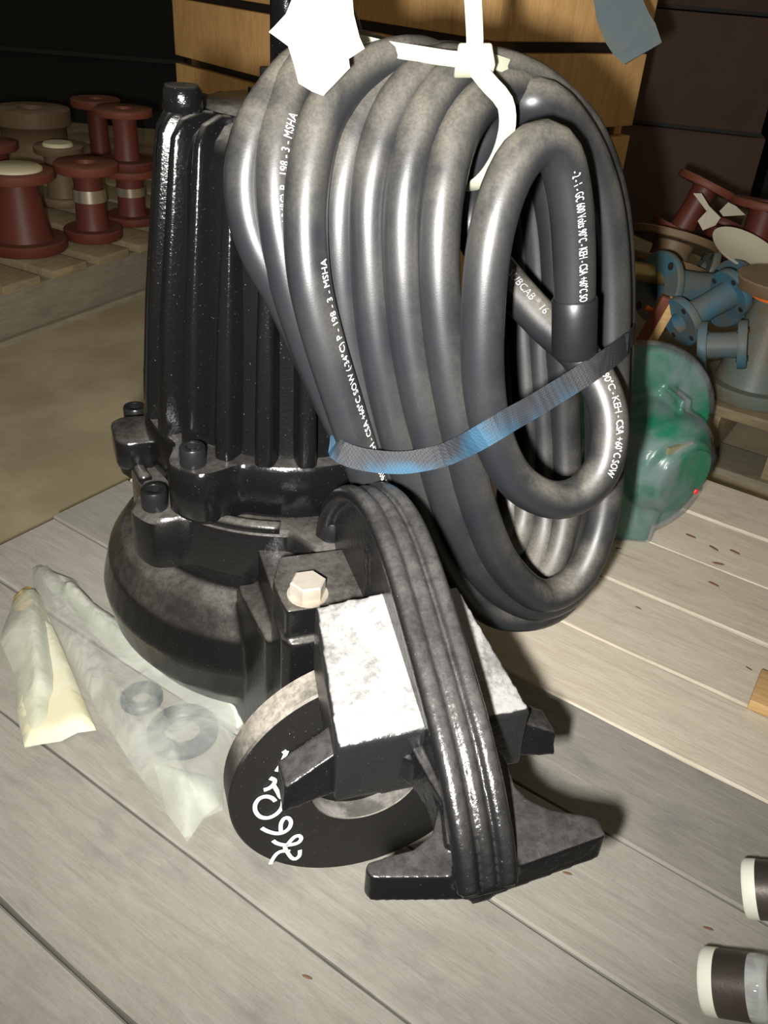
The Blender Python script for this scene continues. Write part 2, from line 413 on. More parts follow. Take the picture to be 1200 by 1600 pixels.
# motor flange
UA = [math.radians(a) for a in (226, 316, 46, 136)]
bm = NB(); uf = lobes(UA, .124, .152, .19)
lathe(bm, [(.09, .219), (.119, .219), (.1235, .226), (.124, .262), (.1215, .266), (.08, .268)], 180, rfun=lambda a, z: uf(a))
obj('motor_flange', bm, 'black', pump, auto=40)
# motor housing
RB, RT, ZB, ZT = .106, .088, .262, .494
bm = NB()
lathe(bm, [(RB+.004, ZB), (RB, ZB+.012), (RB-.006, .34), (RT+.002, .47), (RT-.004, .487), (RT-.014, .4955), (RT-.03, .4985), (.03, .50)], 96)
hs = obj('motor_housing', bm, 'blackfin', pump, auto=50)
# fins: outline in the r-z plane, tapered and rounded
def fin_mesh():
    bm = NB()
    outer = [(RB+.0175, .266), (RB+.0165, .285), (RB+.009, .36), (RT+.0125, .468), (RT+.0095, .486), (RT+.002, .4975), (RT-.012, .5025), (.052, .4995)]
    inner = [(RB-.012, .262), (RB-.012, .285), (RB-.014, .36), (RT-.012, .468), (RT-.012, .478), (RT-.016, .485), (RT-.024, .49), (.04, .49)]
    ow = [.0056, .0056, .0050, .0036, .0032, .0028, .0024, .0018]; iw = [.0105, .0105, .009, .0068, .006, .0055, .005, .004]
    rows = []
    for (ro, zo), (ri, zi), a, b in zip(outer, inner, ow, iw):
        n = V((ro-ri, 0, zo-zi)).normalized()
        sh = V((ro, 0, zo)) - n*.0035
        rows.append([bm.verts.new(v) for v in [(ri, -b, zi), (sh.x, -a*1.3, sh.z), (ro, -a*.8, zo), (ro, a*.8, zo), (sh.x, a*1.3, sh.z), (ri, b, zi)]])
    for A, B in zip(rows, rows[1:]):
        for k in range(5): bm.faces.new((A[k], A[k+1], B[k+1], B[k]))
    bm.faces.new(list(reversed(rows[0]))); bm.faces.new(rows[-1]); return bm
f0 = None
for i in range(23):
    a = math.radians(264.5 + 360/23*i)
    if f0 is None: f0 = obj('cooling_fin', fin_mesh(), 'blackfin', pump, bevel=.0016, seg=2); f0.rotation_euler.z = a
    else:
        c = f0.copy(); COL.objects.link(c); c.rotation_euler.z = a
# top plate, screws on top, lifting handle
bm = NB(); lathe(bm, [(.066, .494), (.066, .5015), (.062, .5045), (.02, .505)], 48); obj('top_cover', bm, 'blackfin', pump, auto=40)
bm = NB(); box(bm, -.022, .03, -.05, .045, .5, .5085); obj('top_plate', bm, 'blackfin', pump, bevel=.003)
bm = NB(); box(bm, -.012, .014, -.056, -.012, .5075, .5105); obj('name_boss', bm, 'blackfin', pump, bevel=.001)
def socket_mesh(r, h):
    bm = NB(); hx = r*.5
    lathe(bm, [(r*.96, 0), (r, h*.08), (r, h*.9), (r*.93, h), (hx*1.25, h), (hx*1.18, h*.97)], 28, close=False)
    ring = [v for v in bm.verts if abs(v.co.z-h*.97) < 1e-6]
    hexv = [bm.verts.new((hx*math.cos(i*math.pi/3), hx*math.sin(i*math.pi/3), h*.45)) for i in range(6)]
    hext = [bm.verts.new((hx*math.cos(i*math.pi/3), hx*math.sin(i*math.pi/3), h*.96)) for i in range(6)]
    for i in range(6): bm.faces.new((hext[i], hext[(i+1) % 6], hexv[(i+1) % 6], hexv[i]))
    bm.faces.new(hexv)
    # annulus between round rim and hexagon
    ring.sort(key=lambda v: math.atan2(v.co.y, v.co.x) % (2*math.pi)); n = len(ring)
    ang = lambda v: math.atan2(v.co.y, v.co.x) % (2*math.pi)
    for k in range(n):
        i = round(ang(ring[k])/(math.pi/3)) % 6; j = round(ang(ring[(k+1) % n])/(math.pi/3)) % 6
        bm.faces.new((ring[k], ring[(k+1) % n], hext[j])) 
        if i != j: bm.faces.new((ring[k], hext[j], hext[i]))
    return bm
sk = None
def socket(p, s=1.0):
    global sk
    if sk is None: sk = o = obj('socket_screw', socket_mesh(.0105, .0165), 'screw', pump, auto=35)
    else: o = sk.copy(); COL.objects.link(o)
    o.location = p; o.scale = (s, s, s); o.rotation_euler.z = random.random(); return o
for a in LA: socket((.1475*math.cos(a), .1475*math.sin(a), .2185), 1.0)
for a in UA: socket((.137*math.cos(a), .137*math.sin(a), .2655), .95)
p = lz(285, 158, .51); bm = NB(); lathe(bm, [(.0125, 0), (.0135, .002), (.013, .013), (.011, .016)], 24); obj('top_screw', bm, 'blackfin', pump, loc=(p.x, p.y, .504), auto=40)
p2 = lz(417, 148, .507); bm = NB(); box(bm, -.012, .012, -.012, .012, 0, .009); obj('screw_pad', bm, 'black', pump, loc=(p2.x, p2.y, .502), bevel=.001)
bm = NB(); cyl(bm, (0, 0, 0), (0, 0, 1), .0075, .014, 20); obj('top_screw', bm, 'screw', pump, loc=(p2.x+.003, p2.y+.003, .511), auto=40)
hp = lz(447, 120, .515); bm = NB(); tube(bm, [V((hp.x, hp.y, .495)), V((hp.x, hp.y, .57)), V((hp.x, hp.y, .66))], .0125, 18)
tube(bm, [V((hp.x+.024*math.sin(k*math.pi/12), hp.y, .68-.024*math.cos(k*math.pi/12))) for k in range(25)], .007, 12)
obj('lifting_rod', bm, 'black', pump, True)
# discharge flange: a plain round disc with a bore
bm = NB()
fy0, fy1 = -.286, -.262
lathe(bm, [(.043, 0), (.0985, 0), (.1, .0015), (.1, .0225), (.0985, .024), (.043, .024), (.043, 0)], 96, axis_mat(V((-.003, fy0, .1)), (0, 1, 0)), close=False)
fg = obj('discharge_flange', bm, 'flange', pump, auto=40)
bm = NB(); lathe(bm, [(.0428, .001), (.0428, .05), (.036, .12), (.001, .125)], 48, axis_mat(V((-.003, fy0, .1)), (0, 1, 0)), close=False)
obj('bore', bm, 'rust', fg, auto=40)
# number written by hand with a paint marker on the flange face
zx = lambda x, y: (320+(x+max(0, y-740)*.05)/3, 1030+min(y, 740+(y-740)*.84)/3)
strokes = [[(336,524),(352,500),(368,468),(384,430)], [(366,440),(385,428)], [(352,492),(374,478),(392,487)],
 [(276,612),(300,604),(320,588),(328,566),(306,556)], [(322,588),(340,618),(356,646),(372,642)],
 [(366,650),(362,690),(338,722),(300,742),(262,738),(238,712),(236,680),(256,652),(288,642),(316,650),(330,664)],
 [(264,800),(292,818),(330,830),(364,824),(392,800),(402,766),(392,744),(372,746),(356,772),(352,800),(354,826)],
 [(314,870),(330,884),(362,894),(400,892),(432,880),(446,856),(436,842),(414,850),(394,872),(380,892),(364,908)],
 [(366,906),(378,936),(396,966),(414,972),(432,954),(436,924)], [(388,930),(356,928),(330,940),(310,966),(294,1000)]]
bm = NB(); fpl = PM @ V((0, fy0-.0006, .1)); nrm = -Dd
for st in strokes:
    pts = [loc(onpl(*zx(*q), fpl, Dd)) for q in st]
    ribbon(bm, catmull(pts, .0015), lambda t: .003, .0005, V((0, -1, 0)))
obj('painted_number', bm, 'marker', fg)

# guide claw: one casting, symmetrical about x = .008
XC = .008
bm = NB()
webp = [(-.150,.20),(-.143,.215),(-.150,.238),(-.166,.262),(-.192,.286),(-.222,.303),(-.257,.311),(-.294,.306),(-.344,.284),(-.395,.256),(-.43,.226),(-.447,.202)]
prism(bm, [(-.15,.195)] + webp + [(-.445,.183),(-.30,.185),(-.2,.2)], XC-.006, XC+.006, 'x')
wp = catmull([V((XC, y, z)) for y, z in webp], .004)
ribbon(bm, [q-V((0, 0, .0058)) for q in wp], .029, .0045, lambda i, p: V((0, -.35, 1)) if p.y < -.2 else V((0, .55, .85)) if p.y < -.155 else V((0, 1, .3)))
for dx, rr in ((-.0112, .0066), (.0112, .0062), (.0002, .0050)):
    tube(bm, [q+V((dx, 0, -.002)) for q in wp], rr, 10)
def mirror(s): return (lambda x: 2*XC-x) if s > 0 else (lambda x: x)
for s in (-1, 1):
    X = mirror(s)
    arch = [(-.05,-.335),(-.05,-.351),(-.024,-.352),(-.013,-.356),(-.005,-.366),(-.002,-.382),(-.003,-.400),(-.011,-.414),(-.024,-.4205),(-.049,-.4215),(-.052,-.425),(-.05,-.431),(XC,-.446),(XC,-.33)]
    if s > 0:      # the right arm reaches further and sweeps out
        arch = [(-.05,-.335),(-.05,-.351),(-.03,-.352)] + [(2*XC-q.x, q.y) for q in (lz(792,1190,.207), lz(805,1228,.207), lz(828,1250,.207), lz(860,1264,.207), lz(918,1274,.207), lz(918,1274,.207)+V((.005,-.003,0)), lz(918,1274,.207)+V((.004,-.014,0)))] + [(XC,-.446),(XC,-.33)]
    prism(bm, [(X(x), y) for x, y in arch], .186, .207, 'z')
    prism(bm, [(X(-.005),-.36),(X(-.001),-.40),(X(-.008),-.425),(XC,-.44),(XC,-.33)], .195, .213, 'z')
    # lip of the claw beside the rail opening
    hexa(bm, [(X(-.081),-.358,.176),(X(-.040),-.352,.178),(X(-.040),-.330,.178),(X(-.079),-.335,.176),(X(-.079),-.356,.195),(X(-.040),-.35,.214),(X(-.040),-.33,.216),(X(-.079),-.335,.195)])
cyl(bm, (XC-.003, -.246, .225), (0, .2, 1), .006, .045, 12); 
claw = fuse(obj('guide_claw', bm, 'claw', pump), .0013, 5)
for s in (-1, 1):        # dusty shoulders either side of the web
    X = mirror(s); bm = NB()
    hexa(bm, [(X(-.05-.007*(s > 0)),-.358,.176),(XC,-.358,.172),(XC,-.265,.2),(X(-.041),-.265,.2),(X(-.05-.007*(s > 0)),-.357,.221),(XC,-.362,.228),(XC,-.27,.259),(X(-.041),-.266,.251)])
    if s > 0: hexa(bm, [(.02,-.35,.165),(.066,-.35,.165),(.062,-.30,.17),(.02,-.30,.17),(.02,-.35,.19),(.068,-.35,.19),(.064,-.30,.2),(.02,-.30,.2)])
    fuse(obj('claw_shoulder', bm, 'shoulder', claw), .002, 9)
# bolts that hold the claw
def hex_mesh(r, h):
    bm = NB(); lathe(bm, [(r*1.15, 0), (r*1.15, h*.12)], 24); lathe(bm, [(r, h*.12), (r, h*.92), (r*.9, h)], 6); return bm
hb = lz(481, 918, .232)
for k, x in enumerate((hb.x, 2*XC-hb.x)):
    obj('hex_bolt', hex_mesh(.0125, .013), 'zinc', pump, loc=(x, hb.y, .2255))

# ================================================================== power cable
CR = .0136
def P(t): return onY(*t)
G = [(520,85,.63),(470,105,.605),(430,150,.585),(402,195,.573),(388,240,.566),(383,292,.561),(391,350,.557),(412,405,.555),(440,455,.556),(480,540,.558),(530,650,.556),(600,770,.56),(690,860,.585),(760,870,.62),(795,800,.66),(800,700,.68),(795,560,.70),(785,400,.71),(765,240,.705),(700,140,.68),(610,100,.65)]
Fr = [(540,80,.62),(492,98,.602),(458,140,.585),(438,200,.57),(430,260,.56),(432,330,.553),(444,405,.549),(462,475,.548),(495,570,.552),(540,670,.554),(600,770,.553),(680,850,.57),(750,880,.605),(805,850,.64),(825,760,.665),(825,640,.68),(815,480,.695),(805,340,.70),(780,210,.69),(730,130,.665),(690,105,.63)]
Er = [(650,93,.6),(600,100,.588),(550,125,.572),(508,178,.556),(486,250,.543),(477,330,.533),(481,420,.526),(492,480,.524),(508,540,.524),(530,610,.526),(556,690,.53),(585,770,.537),(630,850,.55),(690,910,.57),(760,935,.59),(820,905,.615),(850,830,.645),(852,720,.668),(845,560,.685),(840,400,.695),(822,260,.692),(785,165,.67),(735,112,.635)]
Dr = [(680,102,.605),(622,132,.588),(572,180,.572),(543,250,.56),(531,333,.552),(533,430,.548),(546,533,.547),(567,620,.547),(592,700,.548),(627,790,.553),(675,865,.563),(735,925,.58),(800,938,.598),(855,895,.62),(882,810,.645),(882,690,.667),(874,500,.68),(866,350,.684),(842,235,.677),(805,160,.657),(760,118,.628)]
Cr = [(692,106,.594),(640,140,.577),(600,205,.561),(578,300,.55),(577,400,.544),(588,520,.54),(606,620,.539),(631,715,.539),(661,800,.543),(703,882,.55),(760,948,.56),(820,962,.572),(878,938,.592),(922,860,.62),(950,740,.645),(962,600,.657),(965,450,.662),(954,320,.657),(920,220,.645),(865,155,.628),(800,118,.608)]
Br = [(732,112,.588),(683,152,.571),(647,225,.555),(630,320,.544),(630,430,.537),(640,530,.534),(656,620,.532),(679,710,.532),(702,790,.534),(738,870,.54),(790,926,.55),(848,944,.563),(903,908,.583),(932,820,.61),(940,700,.63),(936,560,.645),(924,420,.652),(905,300,.648),(868,210,.634),(822,150,.614)]
Ar = [(785,141,.594),(740,170,.571),(706,235,.553),(688,330,.540),(685,430,.533),(693,530,.529),(707,620,.527),(726,710,.526),(747,790,.528),(778,868,.535),(820,918,.545),(860,930,.556),(905,900,.571),(937,825,.59),(951,720,.608),(955,600,.62),(956,450,.628),(945,330,.628),(915,238,.622),(865,170,.606),(825,158,.60)]
# the tail: dives inside, comes back as the free end
Tl = [(790,185,.62),(745,240,.63),(728,310,.635),(745,375,.63),(790,438,.612),(848,502,.592),(908,558,.573),(944,620,.557),(952,680,.546),(938,738,.536),(898,776,.526),(850,778,.517),(802,745,.510),(770,680,.506),(755,590,.505),(755,480,.507),(765,380,.512),(786,300,.52),(815,245,.529),(848,225,.537),(876,246,.543),(891,310,.547),(897,390,.55),(898,472,.551)]
entry = [PM @ V((.05, .03, .48)), PM @ V((.05, .03, .535)), PM @ V((.03, -.0, .565))]
ctrl = entry + [P(t) for t in G+Fr+Er+Dr+Cr+Br+Ar+Tl]
cpath = catmull(ctrl, .006)
carc = [0.0]
for a, b in zip(cpath, cpath[1:]): carc.append(carc[-1]+(b-a).length)
CB = P((820, 975, .57)); 
cable = thing('power_cable', 'thick black rubber power cable coiled in tall loops beside the pump motor', 'cable', CB)
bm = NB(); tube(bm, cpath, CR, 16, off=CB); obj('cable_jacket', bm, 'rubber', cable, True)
e0 = P((898, 466, .551)); e1 = P((897, 556, .549))
bm = NB(); lathe(bm, [(CR*1.06, 0), (CR*1.1, .001), (CR*1.09, .01), (CR*1.1, (e1-e0).length*.93), (CR*.95, (e1-e0).length)], 32, axis_mat(e0-CB, e1-e0)); obj('heat_shrink_cap', bm, 'shrink', cable, auto=50)
def print_on(s, a, b, px0, px1, size, mat='ink', tilt=0, flip=1):
    """lettering that follows the jacket, between two points seen on one strand (path index range a..b as fractions of control lists)"""
    i0 = min(range(a, b), key=lambda i: (V(proj(cpath[i]))-V(px0)).length); i1 = min(range(a, b), key=lambda i: (V(proj(cpath[i]))-V(px1)).length)
    vs, fs = text_mesh(s); wtot = max(v.x for v in vs); out = []
    L = abs(carc[i1]-carc[i0]); sx = L/wtot; sg = 1 if i1 > i0 else -1
    for v in vs:
        tgt = carc[i0] + sg*v.x*sx
        k = min(range(max(1, min(i0, i1)-3), min(len(cpath)-1, max(i0, i1)+3)), key=lambda i: abs(carc[i]-tgt))
        k2 = k+1 if carc[k] <= tgt else k-1; f = (tgt-carc[k])/((carc[k2]-carc[k]) or 1)
        p = cpath[k].lerp(cpath[k2], f); T = (cpath[min(k+1, len(cpath)-1)]-cpath[k-1]).normalized()*sg
        vw = CAM-p; vw = (vw-T*vw.dot(T)).normalized(); side = vw.cross(T)      # letters stand up along side
        al = tilt + (v.y-.35)*size/CR
        q = p + (vw*math.cos(al) + side*math.sin(al))*CR*1.012; out.append(q-CB)
    obj('printed_lettering', ([tuple(q) for q in out], fs), mat, cable)
def rng_of(idx0, idx1):
    tot = len(ctrl); 
    def find(i):
        c = ctrl[i]; return min(range(len(cpath)), key=lambda k: (cpath[k]-c).length)
    return find(idx0), find(idx1)
o0 = len(entry); lens = [len(q) for q in (G, Fr, Er, Dr, Cr, Br, Ar, Tl)]; st = [o0+sum(lens[:k]) for k in range(8)]
a, b = rng_of(st[1]+1, st[1]+9); print_on('(-34°C) P - 198 - 3 - MSHA', a, b, (436,345), (450,190), .0078, tilt=-.4)
a, b = rng_of(st[2]+4, st[2]+12); print_on('Volts 90°C - KEH - CSA +60°C SOW (-34°C) P - 198 - 3 - MSHA', a, b, (583,765), (480,410), .0075, tilt=-.82)
a, b = rng_of(st[7]+18, st[7]+23); print_on('- 2 - 1 - GC 600 Volts 90°C - KEH - CSA +60°C SO', a, b, (878,256), (898,468), .0078, tilt=.42)
a, b = rng_of(st[7]+3, st[7]+10); print_on('Volts 90°C - KEH - CSA +60°C SOW', a, b, (915,568), (942,735), .008, tilt=.55)
print_on('SUBCAB * 16', a, b, (792,440), (850,505), .0085, 'greyink', tilt=.5)

# strap round the coil
sp = [(545,690,.545),(525,695,.523),(533,706,.512),(560,716,.51),(600,722,.513),(640,722,.514),(690,712,.512),(720,699,.502),(742,688,.489),(768,673,.485),(796,656,.494),(835,634,.512),(890,600,.53),(930,574,.54),(965,549,.572),(984,530,.62),(985,520,.66),(940,530,.71),(860,560,.735),(780,600,.74),(700,640,.70),(640,670,.62),(590,685,.575),(545,690,.545)]
spp = catmull([P(t) for t in sp], .005); sb = P((640, 722, .514))
bm = NB(); ctr = sum(spp, V())/len(spp)
def sn(i, p):
    v = p-ctr; v.z = 0; q = (CAM-p).normalized()*(2.2 if p.y < .6 else .2) + v.normalized(); return q
ribbon(bm, spp, .0155, .0008, sn, off=sb)
tag(obj('binding_strap', bm, 'strap', loc=sb), 'woven black strap with a blue faded stretch tied across the cable coil', 'strap')
# nylon ties
def up_out(c): return lambda i, p: (p-c).normalized()
c1 = P((745, 190, .62))
tp = [(741,96,.556),(748,112,.549),(768,136,.545),(788,160,.548),(792,195,.555),(781,238,.566),(760,272,.578),(735,290,.592),(705,285,.62),(690,230,.64),(690,160,.645),(705,110,.63),(725,92,.59),(738,90,.562)]
tb = P((741, 94, .556)); tie = thing('cable_tie', 'white nylon cable tie looped round the coil with its long tail pointing up', 'cable tie', tb)
bm = NB(); ribbon(bm, catmull([P(t) for t in tp], .004), .0105, .0016, up_out(c1), off=tb); obj('tie_band', bm, 'nylon', tie, bevel=.0004)
bm = NB(); ribbon(bm, catmull([P(t) for t in [(741,98,.553),(742,60,.553),(739,0,.552),(735,-70,.553)]], .01), .0095, .0016, CAM-tb, off=tb); obj('tie_tail', bm, 'nylon', tie, bevel=.0004)
hm = Matrix.Translation(V((0, 0, 0))) @ Matrix((RIGHT, -(UP.cross(RIGHT)), UP)).transposed().to_4x4()
bm = NB(); hexa(bm, [hm @ V(v) for v in [(-.0115,-.0075,-.007),(.0115,-.0075,-.007),(.0115,.0075,-.007),(-.0115,.0075,-.007),(-.0095,-.0065,.007),(.0095,-.0065,.007),(.0095,.0065,.007),(-.0095,.0065,.007)]])
obj('tie_head', bm, 'nylon', tie, bevel=.0015)
tp2 = [(560,66,.60),(600,76,.585),(650,84,.577),(700,92,.572),(738,95,.567),(775,99,.582),(812,114,.602),(838,134,.618),(850,160,.64),(820,165,.662),(760,135,.667),(690,105,.662),(625,82,.642),(580,72,.615),(560,66,.60)]
tb2 = P((650, 84, .577)); bm = NB(); cc2 = P((700, 120, .61)); ribbon(bm, catmull([P(t) for t in tp2], .004), .0085, .0014, up_out(cc2), off=tb2)
tag(obj('cable_tie', bm, 'nylon', loc=tb2), 'flat white nylon cable tie lying across the top of the coil behind the tag', 'cable tie')
# paper tag
tg = [[(472,-40,.53),(500,-40,.535),(525,-40,.536),(548,-40,.53)],
      [(446,22,.512),(490,15,.532),(515,12,.537),(553,22,.528)],
      [(420,50,.50),(478,55,.527),(510,55,.538),(562,58,.526)],
      [(450,72,.508),(484,80,.524),(512,85,.537),(570,76,.524)],
      [(460,104,.512),(488,112,.525),(512,115,.533),(545,92,.524)],
      [(466,130,.515),(487,143,.522),(505,150,.526),(547,106,.522)]]
bm = NB(); tgb = P((500, 150, .524)); gv = [[bm.verts.new(P(q)-tgb) for q in row] for row in tg]
for A, B in zip(gv, gv[1:]):
    for k in range(3): bm.faces.new((A[k], A[k+1], B[k+1], B[k]))
o = obj('paper_tag', bm, 'paper', loc=tgb, smooth=True); tag(o, 'creased white paper tag hanging above the cable coil', 'tag')
tgo = o; qe = PM @ V((hp.x, hp.y-.012, .66)); bm = NB(); q1 = P((512, -36, .534))
tube(bm, catmull([q1-tgb, q1.lerp(qe, .5)-tgb-V((0, 0, .006)), qe-tgb], .01), .0008, 6); obj('tag_string', bm, 'nylon', tgo, True)
s_ = o.modifiers.new('sub', 'SUBSURF'); s_.levels = 2; s_.render_levels = 2; s_.subdivision_type = 'SIMPLE'
s_ = o.modifiers.new('thick', 'SOLIDIFY'); s_.thickness = .0005

# ================================================================== plastic bag with parts
def inside(poly, x, y):
    c = False; n = len(poly)
    for i in range(n):
        x1, y1 = poly[i]; x2, y2 = poly[i-1]
        if (y1 > y) != (y2 > y) and x < (x2-x1)*(y-y1)/(y2-y1)+x1: c = not c
    return c
def edge_dist(poly, x, y):
    d = 9
    for i in range(len(poly)):
        a = V(poly[i]); b = V(poly[i-1]); ab = b-a; t = max(0, min(1, (V((x, y))-a).dot(ab)/ab.length_squared)); d = min(d, (a+ab*t-V((x, y))).length)
    return d
def sheet(pix, height, off, step=.005, slope=1.0, seed=0, base=.0015, two=True, amp=.004, folds=()):
    """crumpled film: outline on the deck, domed and creased, closed underneath"""
    poly = [tuple(onz(x, y, .004).xy) for x, y in pix]
    pts = []; n = len(poly)
    for i in range(n):
        a = V(poly[i]); b = V(poly[(i+1) % n]); k = max(1, int((b-a).length/step))
        for j in range(k): pts.append(a.lerp(b, j/k))
    nb = len(pts); x0 = min(p.x for p in pts); x1 = max(p.x for p in pts); y0 = min(p.y for p in pts); y1 = max(p.y for p in pts)
    bpoly = [tuple(p) for p in pts]
    yy = y0
    while yy < y1:
        xx = x0
        while xx < x1:
            qx = xx+random.uniform(-.3, .3)*step; qy = yy+random.uniform(-.3, .3)*step
            if inside(bpoly, qx, qy) and edge_dist(bpoly, qx, qy) > step*.6: pts.append(V((qx, qy)))
            xx += step
        yy += step
    vs, es, fs, *_ = delaunay_2d_cdt(pts, [(i, (i+1) % nb) for i in range(nb)], [], 1, 1e-6)
    ex = []
    for v in vs:
        d = edge_dist(bpoly, v.x, v.y); dome = height*(1-math.exp(-d*slope/height*1.6))
        cr = abs(mnoise.noise((v.x*38+seed, v.y*38, seed)))*1.6 + abs(mnoise.noise((v.x*90, v.y*90+seed, seed)))*.6
        for (ax, ay, bx, by, hh, ww) in folds:
            A = onz(ax, ay, .004).xy; B = onz(bx, by, .004).xy; ab = B-A; t = max(0, min(1, (v-A).dot(ab)/ab.length_squared)); dd = (A+ab*t-v).length
            dome += hh*math.exp(-(dd/ww)**2)
        ex.append(V((v.x, v.y, base + dome + min(d*20*step, 1)*amp*cr*min(1, d/.01))))
    bm = NB(); top = [bm.verts.new(q-off) for q in ex]
    for f in fs: bm.faces.new([top[i] for i in f])
    return bm
bo = onz(200, 1100, .0)
bag = thing('plastic_bag', 'milky plastic bag of fittings lying on the planks against the pump flange', 'bag', bo)
main = [(50,885),(62,882),(120,905),(142,945),(150,953),(230,1010),(400,1085),(398,1100),(366,1140),(350,1200),(348,1262),(320,1275),(293,1312),(262,1270),(215,1205),(160,1120),(110,1030),(75,960),(52,930)]
obj('bag_film', sheet(main, .017, bo, seed=3, amp=.008, folds=[(110,930,250,1060,.008,.006),(60,900,150,1080,.010,.005),(75,905,215,1150,.007,.004),(230,1070,300,1280,.005,.004)]), 'bag', bag, True)
obj('bag_hem', sheet([(60,884),(118,906),(150,955),(232,1012),(402,1087),(396,1112),(372,1135),(300,1098),(190,1030),(120,965),(70,910)], .026, bo, seed=11, amp=.004, folds=[(110,935,380,1100,.012,.010)]), 'bagthick', bag, True)
obj('bag_flap', sheet([(20,935),(52,918),(66,935),(84,990),(98,1060),(92,1130),(70,1158),(38,1166),(24,1110),(22,1050),(0,1000),(2,985)], .03, bo, seed=21, amp=.006, folds=[(55,940,70,1090,.010,.007)]), 'bagthick', bag, True)
obj('bag_corner', sheet([(240,1190),(330,1212),(342,1255),(318,1274),(293,1312),(262,1270)], .022, bo, seed=31, amp=.008), 'bagthick', bag, True)
obj('tape_patch', sheet([(20,930),(48,912),(52,938),(40,950),(22,952)], .034, bo, seed=5, amp=.003), 'tape', bag, True)
fo_ = sheet([(58,930),(75,960),(110,1040),(150,1138),(120,1142),(95,1155),(38,1164),(26,1110),(30,1020)], .011, bo, seed=41, amp=.001, slope=2.5)
fb = obj('foam_sheet', fo_, 'foam', None, True); fb.location = bo; tag(fb, 'cream foam sheet wrapped in the open end of the plastic bag', 'foam')
for k, (x, y, r, hgt, nm) in enumerate([(286,1150,.031,.0085,'grey'), (222,1098,.019,.0085,'grey')]):
    q = onz(x, y, 0); bm = NB(); lathe(bm, [(r*.5, .001), (r, .001), (r, hgt*.8), (r*.9, hgt), (r*.55, hgt), (r*.5, hgt*.8), (r*.5, .001)], 32, close=False)
    tag(obj('rubber_ring', bm, 'bagged', loc=(q.x, q.y, .002), auto=40), ['wide grey rubber ring showing through the clear bag by the flange', 'small grey rubber ring inside the bag beside a wider one'][k], 'ring')

# ================================================================== things on the pallet at the right
def nipple(px, py, label, az, el, r=.0215):
    q = onz(px, py, r*math.cos(el)+.001); t = thing('pipe_nipple', label, 'pipe fitting', (q.x, q.y, q.z), az)
    dx = V((math.cos(el), 0, math.sin(el))); mt = lambda x: axis_mat(dx*x, dx)
    bm = NB(); lathe(bm, [(r*.8, 0), (r, 0), (r, .0225), (r*.8, .0225), (r*.8, 0)], 48, mt(.008), close=False); obj('pipe_body', bm, 'nipple', t, auto=40)
    bm = NB(); lathe(bm, [(.001, 0), (r*.96, 0), (r*1.02, .002), (r*1.02, .0095), (r*.8, .0095)], 48, mt(0), close=False); obj('thread_cap', bm, 'threadcap', t, auto=40)
    bm = NB(); lathe(bm, [(r*.99, 0), (r*1.0, .003), (r*.985, .010), (r*.9, .013), (r*.75, .0125), (r*.7, .009), (r*.2, .008), (.001, .008)], 40, mt(.0305), close=False); obj('plastic_end_cap', bm, 'clearcap', t, True)
nipple(1101, 1532, 'short dark pipe nipple with cream end cap and clear plastic plug', math.radians(-22), math.radians(27))
nipple(1164, 1388, 'dark pipe nipple with cream end cap lying across a plank seam', math.radians(-18), math.radians(24))
q0 = onz(1166, 1108, 0); bm = NB(); box(bm, 0, .2, 0, .055, 0, .012); tag(obj('wood_block', bm, 'tanwood', loc=(q0.x, q0.y, .0005), rotz=ang+.06, bevel=.001), 'fresh tan wood offcut lying on the grey planks', 'wood')
chips = [(1079,839),(1115,858),(1122,882),(1115,914),(1148,864),(966,858),(997,951),(886,1366),(1106,1452),(480,1528),(1170,1046)]
c0 = None
for i, (x, y) in enumerate(chips):
    q = onz(x, y, 0)
    if c0 is None:
        bm = NB(); lathe(bm, [(.2, 0), (1, .1), (.9, .4), (.3, .6)], 8, rfun=lambda a, z: 1+.3*math.sin(2*a+1)); bmesh.ops.scale(bm, vec=(.0055, .0022, .002), verts=bm.verts)
        c0 = c = obj('wood_chip', bm, 'chip')
    else: c = c0.copy(); COL.objects.link(c)
    c.location = (q.x, q.y, .001); c.rotation_euler.z = random.uniform(-1, 0); s = 1.1 if i < 5 else .6; c.scale = (s, s, s)
    lab = ['brown wood chip on the pale planks in front of the wrapped green motor']*5 + ['dark chip on the planks close under the cable coil', 'dark chip on the pale planks below the coil bottom', 'small dark chip on the plank beside the claw arm', 'dark crumb on the plank between the two pipe nipples', 'reddish chip on the plank in front of the round flange', 'tiny chip on the plank beside the tan offcut']
    tag(c, lab[i], 'wood chip', 'wood chips on the pallet')

